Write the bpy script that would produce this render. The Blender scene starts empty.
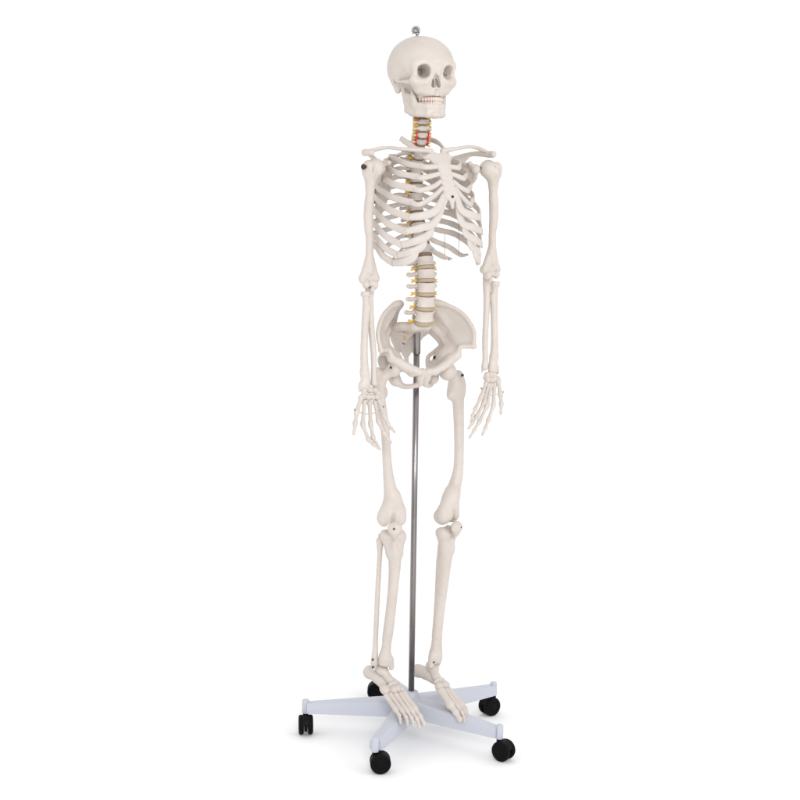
import bpy, math, random
import numpy as np
from mathutils import Matrix, Vector
random.seed(5)
rng = np.random.default_rng(7)
C = bpy.context.scene.collection
PHI = math.radians(27.5)                      # the figure is turned this far to the picture's right

# ------------------------------------------------------------------ camera (solved from the stand)
CF, CH, CD, CP, CR, CX = 1479.3, 1.4, 3.6948, .1403, .0105, -.037
cp, sp_, cr, sr = math.cos(CP), math.sin(CP), math.cos(CR), math.sin(CR)
R0, F0, U0 = np.array([1., 0, 0]), np.array([0, cp, -sp_]), np.array([0, sp_, cp])
RA, UA = R0 * cr + U0 * sr, U0 * cr - R0 * sr
EYE = np.array([CX, -CD, CH])
LX, BY = np.array([math.cos(PHI), math.sin(PHI), 0]), np.array([-math.sin(PHI), math.cos(PHI), 0])

def ray(px, py):
    return F0 + RA * ((px - 400) / CF) - UA * ((py - 400) / CF)

def mid(px, py, xb=0.0):                      # photo measurement -> point of the body's plane xb
    r = ray(px, py)
    return EYE + r * ((xb - EYE @ LX) / (r @ LX))

def at(px, py, yb):                           # photo measurement -> point at body depth yb
    r = ray(px, py)
    return EYE + r * ((yb - EYE @ BY) / (r @ BY))

def bod(x, y, z):                             # body frame (left, back, up) -> world
    return LX * x + BY * y + np.array([0, 0, z])

def onray(px, py, p0, dist, near=True):       # point on a sight line at a given distance from p0
    r = ray(px, py); r = r / np.linalg.norm(r)
    w = p0 - EYE; t = w @ r
    q = max(dist * dist - (w @ w - t * t), 0.0)
    return EYE + r * (t - math.sqrt(q) if near else t + math.sqrt(q))

def unit(v):
    v = np.asarray(v, float); return v / max(np.linalg.norm(v), 1e-12)

# ------------------------------------------------------------------ distance-field sculpting
class Sculpt:
    def __init__(s, vox=.0016):
        s.v, s.ops, s.lo, s.hi = vox, [], np.full(3, 1e9), np.full(3, -1e9)
    def _push(s, f, lo, hi, k, mode):
        lo, hi = np.asarray(lo, float), np.asarray(hi, float)
        if mode == 'add':
            s.lo, s.hi = np.minimum(s.lo, lo - k * .3), np.maximum(s.hi, hi + k * .3)
        s.ops.append((f, lo - k - 2 * s.v, hi + k + 2 * s.v, k, mode)); return s
    def cone(s, a, b, ra, rb=None, k=.006, mode='add', flat=None):
        rb = ra if rb is None else rb
        a, b = np.asarray(a, float), np.asarray(b, float)
        m = max(ra, rb) * (max(1, flat[1]) if flat else 1)
        lo, hi = np.minimum(a, b) - m, np.maximum(a, b) + m
        if flat:
            n, fs = unit(flat[0]), flat[1]
            g = lambda p: p + n * ((p @ n) * (1 / fs - 1))
            a2, b2 = g(a), g(b)
        else: a2, b2, fs = a, b, 1
        def f(X, Y, Z):
            if flat:
                w = (X * n[0] + Y * n[1] + Z * n[2]) * (1 / fs - 1)
                X, Y, Z = X + w * n[0], Y + w * n[1], Z + w * n[2]
            ab = b2 - a2; L = max(ab @ ab, 1e-12)
            x, y, z = X - a2[0], Y - a2[1], Z - a2[2]
            t = np.clip((x * ab[0] + y * ab[1] + z * ab[2]) / L, 0, 1)
            d = np.sqrt((x - t * ab[0])**2 + (y - t * ab[1])**2 + (z - t * ab[2])**2)
            return (d - (ra + t * (rb - ra))) * min(fs, 1)
        return s._push(f, lo, hi, k, mode)
    def chain(s, pts, k=.006, mode='add', flat=None, m=4): # [(point, radius), ...] -> one smooth tapering limb
        q = np.array([[*p, r] for p, r in pts], float)
        if len(q) > 2: q = spline(q, m)
        n, fs = (unit(flat[0]), flat[1]) if flat else (None, 1)
        lo, hi = (q[:, :3] - q[:, 3:]).min(0), (q[:, :3] + q[:, 3:]).max(0)
        if flat: lo, hi = lo - q[:, 3].max() * 0, hi
        g = q[:, :3] + np.outer(q[:, :3] @ n, n) * (1 / fs - 1) if flat else q[:, :3]
        def f(X, Y, Z):
            if flat:
                w = (X * n[0] + Y * n[1] + Z * n[2]) * (1 / fs - 1)
                X, Y, Z = X + w * n[0], Y + w * n[1], Z + w * n[2]
            d = None
            for i in range(len(q) - 1):
                a, ab = g[i], g[i + 1] - g[i]; L = max(ab @ ab, 1e-12)
                x, y, z = X - a[0], Y - a[1], Z - a[2]
                t = np.clip((x * ab[0] + y * ab[1] + z * ab[2]) / L, 0, 1)
                e = np.sqrt((x - t * ab[0])**2 + (y - t * ab[1])**2 + (z - t * ab[2])**2) - (q[i, 3] + t * (q[i + 1, 3] - q[i, 3]))
                d = e if d is None else np.minimum(d, e)
            return d * min(fs, 1)
        return s._push(f, lo, hi, k, mode)
    def ball(s, c, r, k=.006, mode='add', rot=None):
        c = np.asarray(c, float); r = np.full(3, r, float) if np.isscalar(r) else np.asarray(r, float)
        m = r.max() if rot is not None else r
        def f(X, Y, Z):
            x, y, z = X - c[0], Y - c[1], Z - c[2]
            if rot is not None:
                x, y, z = (rot[0][i] * x + rot[1][i] * y + rot[2][i] * z for i in range(3))
            k0 = np.sqrt((x / r[0])**2 + (y / r[1])**2 + (z / r[2])**2)
            k1 = np.sqrt((x / r[0]**2)**2 + (y / r[1]**2)**2 + (z / r[2]**2)**2)
            return k0 * (k0 - 1) / np.maximum(k1, 1e-6)
        return s._push(f, c - m, c + m, k, mode)
    def tri(s, a, b, c, r, k=.006, mode='add'):
        a, b, c = (np.asarray(q, float) for q in (a, b, c))
        lo, hi = np.minimum(np.minimum(a, b), c) - r, np.maximum(np.maximum(a, b), c) + r
        n = np.cross(b - a, a - c); n2 = max(n @ n, 1e-18)
        def f(X, Y, Z):
            ins, ed = 0, 1e9
            for p, q in ((a, b), (b, c), (c, a)):
                e = q - p; x, y, z = X - p[0], Y - p[1], Z - p[2]
                w = np.cross(e, n)
                ins = ins + np.sign(w[0] * x + w[1] * y + w[2] * z)
                t = np.clip((e[0] * x + e[1] * y + e[2] * z) / (e @ e), 0, 1)
                ed = np.minimum(ed, (x - e[0] * t)**2 + (y - e[1] * t)**2 + (z - e[2] * t)**2)
            pl = (n[0] * (X - a[0]) + n[1] * (Y - a[1]) + n[2] * (Z - a[2]))**2 / n2
            return np.sqrt(np.where(np.abs(ins) >= 2, pl, ed)) - r
        return s._push(f, lo, hi, k, mode)
    def plate(s, pts, r, k=.006):
        for i in range(1, len(pts) - 1): s.tri(pts[0], pts[i], pts[i + 1], r, k)
        return s
    def func(s, f, lo, hi, k=.004, mode='add'):
        return s._push(f, lo, hi, k, mode)
    def grid(s, rough=.0003, seed=0):
        v = s.v; lo = s.lo - 4 * v; n = np.ceil((s.hi + 4 * v - lo) / v).astype(int) + 1
        ax = [np.float32(lo[i] + v * np.arange(n[i])) for i in range(3)]
        F = np.full(n, .03, np.float32)
        for f, a, b, k, mode in s.ops:
            i0 = np.clip(np.floor((a - lo) / v).astype(int), 0, n); i1 = np.clip(np.ceil((b - lo) / v).astype(int) + 1, 0, n)
            if (i1 <= i0).any(): continue
            sl = tuple(slice(i0[j], i1[j]) for j in range(3))
            d = f(ax[0][sl[0]][:, None, None], ax[1][sl[1]][None, :, None], ax[2][sl[2]][None, None, :]).astype(np.float32)
            A = F[sl]
            if mode == 'sub': A, d = -A, d
            h = np.maximum(k - np.abs(A - d), 0) / max(k, 1e-6)
            m = np.minimum(A, d) - h * h * k * .25
            F[sl] = -m if mode == 'sub' else m
        if rough:
            X, Y, Z = ax[0][:, None, None], ax[1][None, :, None], ax[2][None, None, :]
            q = seed * 1.7
            F += np.float32(rough) * (np.sin(190 * X + 120 * Z + q) * np.sin(170 * Y - 90 * Z + 2 * q) + .6 * np.sin(410 * Z + 230 * X + q) * np.sin(370 * Y + 300 * X - q))
        return F, lo
    def mesh(s, rough=.0003, seed=0):
        F, lo = s.grid(rough, seed)
        return nets(F, lo, s.v)

def nets(F, lo, v):                                       # surface nets: field -> vertices, quads
    S = F < 0; n = np.array(F.shape)
    acc = np.zeros(tuple(n - 1) + (3,), np.float32); cnt = np.zeros(tuple(n - 1), np.float32)
    edges = []
    for ax in range(3):
        a = [slice(None)] * 3; b = [slice(None)] * 3
        a[ax] = slice(0, -1); b[ax] = slice(1, None)
        X = np.argwhere(S[tuple(a)] != S[tuple(b)])
        o = [i for i in range(3) if i != ax]
        X = X[(X[:, o] > 0).all(1) & (X[:, o] < n[o] - 1).all(1)]
        e = np.zeros(3, int); e[ax] = 1
        f0, f1 = F[tuple(X.T)], F[tuple((X + e).T)]
        P = X.astype(np.float32); P[:, ax] += f0 / (f0 - f1)
        ring = []
        for d0, d1 in ((-1, -1), (0, -1), (0, 0), (-1, 0)):
            c = X.copy(); c[:, o[0]] += d0; c[:, o[1]] += d1
            np.add.at(acc, tuple(c.T), P); np.add.at(cnt, tuple(c.T), 1); ring.append(c)
        flip = S[tuple(X.T)] ^ (ax == 1)
        edges.append((ring, flip))
    idx = np.full(cnt.shape, -1, int); m = cnt > 0
    idx[m] = np.arange(m.sum())
    V = acc[m] / cnt[m][:, None] * v + lo
    Q = []
    for ring, flip in edges:
        q = np.stack([idx[tuple(c.T)] for c in ring], 1)
        q[~flip] = q[~flip][:, ::-1]
        Q.append(q)
    return V.astype(float), np.concatenate(Q)

# ------------------------------------------------------------------ plain mesh helpers (all give V, faces)
def sweep(pts, sizes, ups=None, n=10, power=2.0, cap=True):
    pts = np.asarray(pts, float); N = len(pts); V, Fc = [], []
    for i in range(N):
        t = unit(pts[min(i + 1, N - 1)] - pts[max(i - 1, 0)])
        u = np.asarray(ups[i] if ups is not None else ((0, 0, 1) if abs(t[2]) < .9 else (0, 1, 0)), float)
        u = unit(u - t * (u @ t)); w = np.cross(t, u)
        a, b = (sizes[i], sizes[i]) if np.isscalar(sizes[i]) else sizes[i]
        for k in range(n):
            an = 2 * math.pi * k / n; c, s = math.cos(an), math.sin(an)
            c, s = math.copysign(abs(c)**(2 / power), c), math.copysign(abs(s)**(2 / power), s)
            V.append(pts[i] + u * (a * c) + w * (b * s))
    for i in range(N - 1):
        for k in range(n):
            k2 = (k + 1) % n
            Fc.append((i * n + k, i * n + k2, (i + 1) * n + k2, (i + 1) * n + k))
    if cap:
        V += [pts[0], pts[-1]]; a = len(V) - 2
        for k in range(n):
            k2 = (k + 1) % n
            Fc += [(a, k2, k), (a + 1, (N - 1) * n + k, (N - 1) * n + k2)]
    return np.array(V), Fc

def spline(P, m=8):                                       # Catmull-Rom through P (rows may carry radii)
    P = np.asarray(P, float); Q = np.vstack([2 * P[0] - P[1], P, 2 * P[-1] - P[-2]]); out = []
    for i in range(1, len(Q) - 2):
        a, b, c, d = Q[i - 1:i + 3]
        for t in np.arange(m) / m:
            out.append(.5 * (2 * b + (c - a) * t + (2 * a - 5 * b + 4 * c - d) * t * t + (3 * b - a - 3 * c + d) * t**3))
    return np.array(out + [P[-1]])

def lathe(prof, n=24, origin=(0, 0, 0), axis=(0, 0, 1)):  # [(r, h), ...] closed at r = 0
    ax = unit(axis); u = unit(np.cross(ax, (0, 1, 0) if abs(ax[1]) < .9 else (1, 0, 0))); w = np.cross(ax, u)
    V, Fc = [], []
    for r, h in prof:
        for k in range(n):
            an = 2 * math.pi * k / n
            V.append(np.asarray(origin) + ax * h + (u * math.cos(an) + w * math.sin(an)) * max(r, 1e-5))
    for i in range(len(prof) - 1):
        for k in range(n):
            k2 = (k + 1) % n
            Fc.append((i * n + k, i * n + k2, (i + 1) * n + k2, (i + 1) * n + k))
    return np.array(V), Fc

def join(*ms):
    V, Fc, o = [], [], 0
    for v, f in ms:
        V.append(np.asarray(v)); Fc += [tuple(int(i) + o for i in q) for q in f]; o += len(v)
    return np.vstack(V), Fc

def xf(m, A, t, mirror=False):                            # V @ A.T + t
    V, Fc = m
    V = np.asarray(V) @ np.asarray(A, float).T + np.asarray(t, float)
    return V, ([tuple(q[::-1]) for q in Fc] if mirror else Fc)

def obj(name, m, mat, parent=None, smooth=True, label=None, sharp=None):
    V, Fc = m
    me = bpy.data.meshes.new(name)
    me.from_pydata(np.asarray(V).tolist(), [], [list(map(int, q)) for q in Fc]); me.update()
    if smooth: me.polygons.foreach_set('use_smooth', [True] * len(me.polygons))
    if smooth and sharp: me.set_sharp_from_angle(angle=math.radians(sharp))
    me.materials.append(mat)
    o = bpy.data.objects.new(name, me); C.objects.link(o)
    if parent is not None: o.parent = parent
    if label: o['label'] = label
    return o

def thing(name, label, cat, loc=(0, 0, 0)):
    o = bpy.data.objects.new(name, None); C.objects.link(o); o.location = loc
    o.empty_display_size = .1; o['label'] = label; o['category'] = cat
    return o

# ------------------------------------------------------------------ materials
def material(name, col, rough=.5, metal=0., spec=.5, var=None, scale=30., bump=0., bscale=200., sss=0.):
    m = bpy.data.materials.new(name); m.use_nodes = True
    nt = m.node_tree; b = nt.nodes['Principled BSDF']
    b.inputs['Base Color'].default_value = (*col, 1); b.inputs['Roughness'].default_value = rough
    b.inputs['Metallic'].default_value = metal; b.inputs['Specular IOR Level'].default_value = spec
    if sss:
        b.inputs['Subsurface Weight'].default_value = sss; b.inputs['Subsurface Radius'].default_value = (.006, .003, .002)
        b.inputs['Subsurface Scale'].default_value = 1.0
    tc = nt.nodes.new('ShaderNodeTexCoord')
    if var is not None:
        nz = nt.nodes.new('ShaderNodeTexNoise'); nz.inputs['Scale'].default_value = scale; nz.inputs['Detail'].default_value = 6
        nz.inputs['Roughness'].default_value = .65
        rp = nt.nodes.new('ShaderNodeValToRGB')
        rp.color_ramp.elements[0].position = .32; rp.color_ramp.elements[1].position = .68
        rp.color_ramp.elements[0].color = (*var, 1); rp.color_ramp.elements[1].color = (*col, 1)
        nt.links.new(tc.outputs['Object'], nz.inputs['Vector']); nt.links.new(nz.outputs['Fac'], rp.inputs['Fac'])
        nt.links.new(rp.outputs['Color'], b.inputs['Base Color'])
    if bump:
        n2 = nt.nodes.new('ShaderNodeTexNoise'); n2.inputs['Scale'].default_value = bscale; n2.inputs['Detail'].default_value = 4
        bp = nt.nodes.new('ShaderNodeBump'); bp.inputs['Strength'].default_value = bump; bp.inputs['Distance'].default_value = .002
        nt.links.new(tc.outputs['Object'], n2.inputs['Vector']); nt.links.new(n2.outputs['Fac'], bp.inputs['Height'])
        nt.links.new(bp.outputs['Normal'], b.inputs['Normal'])
    return m

BONE = material('bone_plastic', (.605, .55, .51), .42, spec=.45, var=(.55, .488, .435), scale=16, bump=.25, bscale=160)
CART = material('cartilage_plastic', (.59, .54, .51), .42, spec=.4, var=(.575, .52, .48), scale=30, bump=.08, bscale=120)
TOOTH = material('tooth_enamel', (.62, .56, .50), .3)
GUM = material('gum_paint', (.56, .27, .18), .5)
DISC = material('disc_rubber', (.44, .35, .25), .6, var=(.37, .285, .195), scale=60)
DISC_T = material('dark_disc_rubber', (.24, .16, .105), .6, var=(.18, .12, .075), scale=60)
NERVE = material('nerve_paint', (.78, .54, .10), .45, var=(.62, .29, .02), scale=90)
ARTERY = material('artery_paint', (.62, .03, .025), .4)
CHROME = material('chrome_tube', (.28, .26, .257), .22, 1.0)  # base colour darkened to stand in for dark reflections in the chrome
ZINC = material('zinc_hook', (.30, .31, .33), .3, 1.0)
SCREW = material('dark_screw', (.05, .045, .04), .4, .6)
WIRE = material('steel_wire', (.30, .27, .24), .4, .7)
PAINT = material('white_powder_coat', (.51, .525, .59), .35, spec=.4, var=(.495, .51, .575), scale=8, bump=.06, bscale=600)
BLACK = material('black_nylon', (.004, .004, .0045), .55, spec=.12)
TYRE = material('black_rubber', (.003, .003, .0035), .6, spec=.10)
SWEEP_M = material('white_paper_sweep', (.94, .94, .94), .9, spec=.1)

sk = thing('skeleton_model', 'life-size ivory plastic human skeleton hanging upright on the chrome pole', 'skeleton')
st = thing('rolling_stand', 'five-legged pale grey rolling stand with chrome pole and black twin-wheel casters', 'stand')

def frame(o, zdir, fwd):                                  # columns x = left, y = back, z
    z = unit(zdir); y = unit(-np.asarray(fwd) + z * (np.asarray(fwd) @ z)); x = np.cross(y, z)
    return np.stack([x, y, z], 1)
FWD = -BY

# ------------------------------------------------------------------ skull
def skull_mesh():
    s = Sculpt(.0016)
    s.ball((0, -.004, .043), (.0770, .0850, .0715)); s.ball((0, -.046, .042), (.0590, .0470, .050), .03); s.ball((0, .016, .020), (.062, .060, .046), .03)
    s.ball((0, -.028, -.012), (.030, .035, .028), .012); s.ball((0, -.012, -.030), (.031, .034, .024), .014)
    s.ball((0, -.058, -.022), (.032, .037, .028), .012)
    for q in (-1, 1): s.ball((q * .024, -.072, -.016), (.0165, .0135, .018), .014)
    s.ball((0, -.062, -.038), (.0285, .0345, .0115), .008)
    for q in (-1, 1):
        s.ball((q * .086, -.046, .002), (.019, .024, .028), .018, 'sub')
        s.chain([((q * .010, -.0895, .034), .0062), ((q * .033, -.0875, .0405), .0048), ((q * .0490, -.080, .036), .0054)], .022)
        s.chain([((q * .050, -.079, .033), .0065), ((q * .0518, -.0775, .016), .0052), ((q * .052, -.077, -.002), .0068)], .012)
        s.chain([((q * .0535, -.075, -.005), .0085), ((q * .040, -.083, -.009), .0080), ((q * .024, -.088, -.006), .007), ((q * .0125, -.090, .010), .0055), ((q * .009, -.092, .028), .006)], .014)
        s.chain([((q * .049, -.074, -.012), .009), ((q * .037, -.071, -.028), .011)], .012)
        s.cone((q * .021, -.026, -.020), (q * .023, -.036, -.058), .010, .008, .008)
        s.chain([((q * .024, -.030, -.026), .012), ((q * .025, -.044, -.040), .010), ((q * .025, -.060, -.042), .008)], .008)
        s.chain([((q * .055, -.070, -.008), .0065), ((q * .0655, -.040, -.007), .0046), ((q * .0665, -.016, -.004), .0046), ((q * .0625, .004, .001), .006)], .004, flat=((1, 0, 0), .6))
        s.chain([((q * .0525, .018, -.002), .014), ((q * .051, .014, -.026), .0075)], .008)
        s.chain([((q * .060, -.002, .002), .006), ((q * .055, -.004, -.002), .007)], .006)
        s.cone((q * .02, -.026, -.020), (q * .021, -.030, -.042), .007, .005)
    s.chain([((0, -.0925, .030), .0075), ((0, -.099, .018), .0058), ((0, -.1025, .011), .0045)], .006)
    s.cone((0, -.098, -.031), (0, -.096, -.040), .004, .004, .006)
    for q in (-1, 1):
        rot = np.array([[math.cos(.22 * q), -math.sin(.22 * q), 0], [math.sin(.22 * q), math.cos(.22 * q), 0], [0, 0, 1]])
        s.ball((q * .0322, -.090, .0195), (.0134, .038, .0152), .006, 'sub', rot)
        s.ball((q * .0385, -.088, .0240), (.0080, .030, .0080), .005, 'sub', rot); s.ball((q * .0265, -.090, .0135), (.0075, .030, .0080), .005, 'sub', rot)
        s.cone((q * .030, -.078, .019), (q * .023, -.056, .020), .011, .006, .005, 'sub')
        s.cone((q * .026, -.062, .019), (q * .019, -.036, .021), .0078, .0055, .004, 'sub'); s.cone((q * .040, -.066, .010), (q * .026, -.050, .012), .0045, .0035, .003, 'sub')
        for yy in (-.112, -.100, -.088, -.078):
            s.chain([((q * .0018, yy, .004), .0042), ((q * .0048, yy, -.008), .0062), ((q * .0062, yy, -.017), .0066)], .002, 'sub')
        s.cone((q * .068, .007, -.004), (q * .045, .004, -.002), .0042, .003, .003, 'sub')
        s.ball((q * .030, -.101, -.002), .0022, .003, 'sub')
        s.tri((q * .050, -.077, .030), (q * .050, -.075, .000), (q * .034, -.048, .012), .0020, .002); s.tri((q * .050, -.075, .000), (q * .034, -.048, .012), (q * .030, -.066, -.004), .0020, .002)
        s.ball((q * .054, -.034, -.022), (.012, .020, .018), .006, 'sub')
    s.tri((0, -.084, .000), (0, -.083, -.022), (0, -.064, -.012), .0011, .002)
    s.ball((0, -.056, -.008), (.016, .008, .020), .004)
    s.ball((0, .034, -.040), .014, .006, 'sub')
    return s.mesh(.00025, 3)

def mandible_mesh():
    s = Sculpt(.0016)
    low = [(.0405, -.020, -.077), (.039, -.038, -.084), (.034, -.062, -.0875), (.017, -.083, -.0895), (0, -.0885, -.0905)]
    alv = [(.0385, -.048, -.068), (.035, -.058, -.067), (.030, -.068, -.067), (.018, -.086, -.068), (0, -.0925, -.069)]
    for q in (-1, 1):
        s.cone((q * .057, -.005, -.009), (q * .043, -.003, -.009), .0052, .0052, .004)
        s.chain([((q * .048, -.005, -.010), .0048), ((q * .0455, -.009, -.036), .0052), ((q * .0405, -.020, -.077), .0065)], .006)
        s.chain([((q * .0435, -.047, -.031), .0030), ((q * .0425, -.054, -.046), .0045), ((q * .0385, -.058, -.068), .006)], .006)
        s.plate([(q * .0450, -.012, -.036), (q * .0428, -.052, -.042), (q * .0385, -.056, -.068), (q * .0395, -.036, -.082), (q * .0410, -.021, -.075)], .0038, .006)
        s.tri((q * .0428, -.052, -.046), (q * .0360, -.060, -.066), (q * .0385, -.052, -.070), .0042, .006)
        s.chain([((q * x, y, z), r) for (x, y, z), r in zip(low, (.0068, .0066, .0066, .007, .0075))], .006)
        s.chain([((q * x, y, z), r) for (x, y, z), r in zip(alv, (.006, .0064, .0064, .0058, .0054))], .006)
        for k in range(4):
            m = lambda p: (q * p[0], p[1], p[2])
            s.plate([m(low[k]), m(low[k + 1]), m(alv[k + 1]), m(alv[k])], .0056, .006)
        s.cone((q * .007, -.0935, -.0900), (0, -.0945, -.0890), .006, .006, .006)
        s.ball((q * .0245, -.086, -.078), .0018, .002, 'sub')
    return s.mesh(.0002, 5)

def tooth_mesh(w, h, d, n=12, m=8):
    V, Fc = [], []
    for j in range(m + 1):
        v = -math.pi / 2 + math.pi * j / m
        for i in range(n):
            u = 2 * math.pi * i / n
            e = lambda t, p: math.copysign(abs(t)**p, t)
            tz = e(math.sin(v), .55); w_ = 1 - .10 * (tz + 1)
            V.append((w * w_ * e(math.cos(v), .55) * e(math.cos(u), .7), d * e(math.cos(v), .55) * e(math.sin(u), .7), h * tz))
    for j in range(m):
        for i in range(n):
            Fc.append((j * n + i, j * n + (i + 1) % n, (j + 1) * n + (i + 1) % n, (j + 1) * n + i))
    return np.array(V), Fc

SKULL_YAW, SKULL_PITCH, SKULL_S = math.radians(27), math.radians(0), np.diag([.985, .98, .94])
cyw, syw = math.cos(SKULL_YAW), math.sin(SKULL_YAW)
Rz = np.array([[cyw, -syw, 0], [syw, cyw, 0], [0, 0, 1]])
Rx = np.array([[1, 0, 0], [0, math.cos(SKULL_PITCH), -math.sin(SKULL_PITCH)], [0, math.sin(SKULL_PITCH), math.cos(SKULL_PITCH)]])
SK_A = Rz @ Rx @ SKULL_S
SK_T = mid(438.0, 66.6) - SK_A @ np.array([0, -.100, .030])          # seat the nasion
skull = obj('skull', xf(skull_mesh(), SK_A, SK_T), BONE, sk)
jaw = obj('mandible', xf(mandible_mesh(), SK_A, SK_T), BONE, sk)

def arch(t, w, yb, dep):                                   # dental arch, t in [-1, 1]
    a = t * 1.30
    return np.array([w * math.sin(a) * (1 + .08 * abs(t)), yb - dep * math.cos(a) + .012 * t**4])
for up in (1, 0):
    host = skull if up else jaw
    w, yb, dep = (.0268, -.0565, .0405) if up else (.0262, -.0565, .0390)
    gp = [np.array([*arch(t, w - .0012, yb, dep - .0012), (-.0507 if up else -.0616)]) for t in np.linspace(-1.02, 1.02, 33)]
    obj('gum', xf(sweep(gp, [(.0058, .0023)] * 33, [(0, 0, 1)] * 33, 10), SK_A, SK_T), GUM, host)
    for i in range(14):
        t = (i - 6.5) / 6.9
        k = abs(i - 6.5)
        p0, p1 = arch(t - .02, w, yb, dep), arch(t + .02, w, yb, dep)
        p, tg = arch(t, w, yb, dep), unit(p1 - p0)
        tw = (.0039 if k < 1 else .0034 if k < 4 else .0042) * (1 if up else .9)
        th = (.0054 if k < 1 else .0050 if k < 3 else .0046) * (1 if up else .95)
        A = np.array([[tg[0], -tg[1], 0], [tg[1], tg[0], 0], [0, 0, -1 if up else 1.]])
        tm = xf(tooth_mesh(tw, th, .0030 if k < 4 else .0042), A, (p[0], p[1], (-.0512 if up else -.0606)), up == 1)
        obj('tooth', xf(tm, SK_A, SK_T), TOOTH, host)
# hanging hook on the crown
top = SK_A @ np.array([0, .012, .1135]) + SK_T
hk = [top + bod(0, 0, -.004), top + bod(0, 0, .008)]
ring = [top + np.array([.0085 * math.cos(a) - .003, .002, .0155 + .0085 * math.sin(a)]) for a in np.linspace(-.9, 4.1, 22)]
hook_m = join(sweep(spline([top + np.array([.002, 0, -.003]), top + np.array([.003, .001, .004]), *ring[::3]], 5), [.0024] * 41, n=10) if False else
              sweep(ring, [.0027] * 22, n=10), sweep([top - [0, 0, .004], top + [0, 0, .007]], [.0036, .0036], n=12),
              lathe([(0, 0), (.0075, 0), (.0075, .003), (0, .003)], 16, top - [0, 0, .002]),
              lathe([(0, -.004), (.006, -.004), (.0068, 0), (.006, .004), (0, .004)], 16, top + np.array([-.004, -.002, .014]), (.3, -1, .1)))
obj('hanging_hook', hook_m, ZINC, skull)

# ------------------------------------------------------------------ spine
VY = [('C', 103), ('C', 109), ('C', 115.5), ('C', 122), ('C', 128.5), ('C', 135), ('C', 141.7), ('T', 148.3), ('T', 155.3), ('T', 162.7), ('T', 170.3), ('T', 178.3), ('T', 187.2), ('T', 196.8), ('T', 206.8), ('T', 217.2), ('T', 227.8), ('T', 238.6), ('T', 249.6), ('L', 261), ('L', 273.6), ('L', 287), ('L', 301), ('L', 315.2)]
XS = [(95, 421.5), (110, 422.5), (130, 423.0), (142, 421.8), (150, 419.5), (160, 417.6), (172, 416.5), (195, 416), (215, 417), (235, 420), (250, 423.8), (262, 426), (280, 427.3), (295, 427), (309, 425.4), (330, 423)]
vx = lambda y: float(np.interp(y, [a for a, _ in XS], [b for _, b in XS]))
VP = np.array([mid(vx(y), y) for _, y in VY])
VP = np.vstack([2 * VP[0] - VP[1], VP, mid(422.5, 330)])
for _ in range(2): VP[1:-1] = VP[1:-1] * .6 + (VP[:-2] + VP[2:]) * .2

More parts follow.
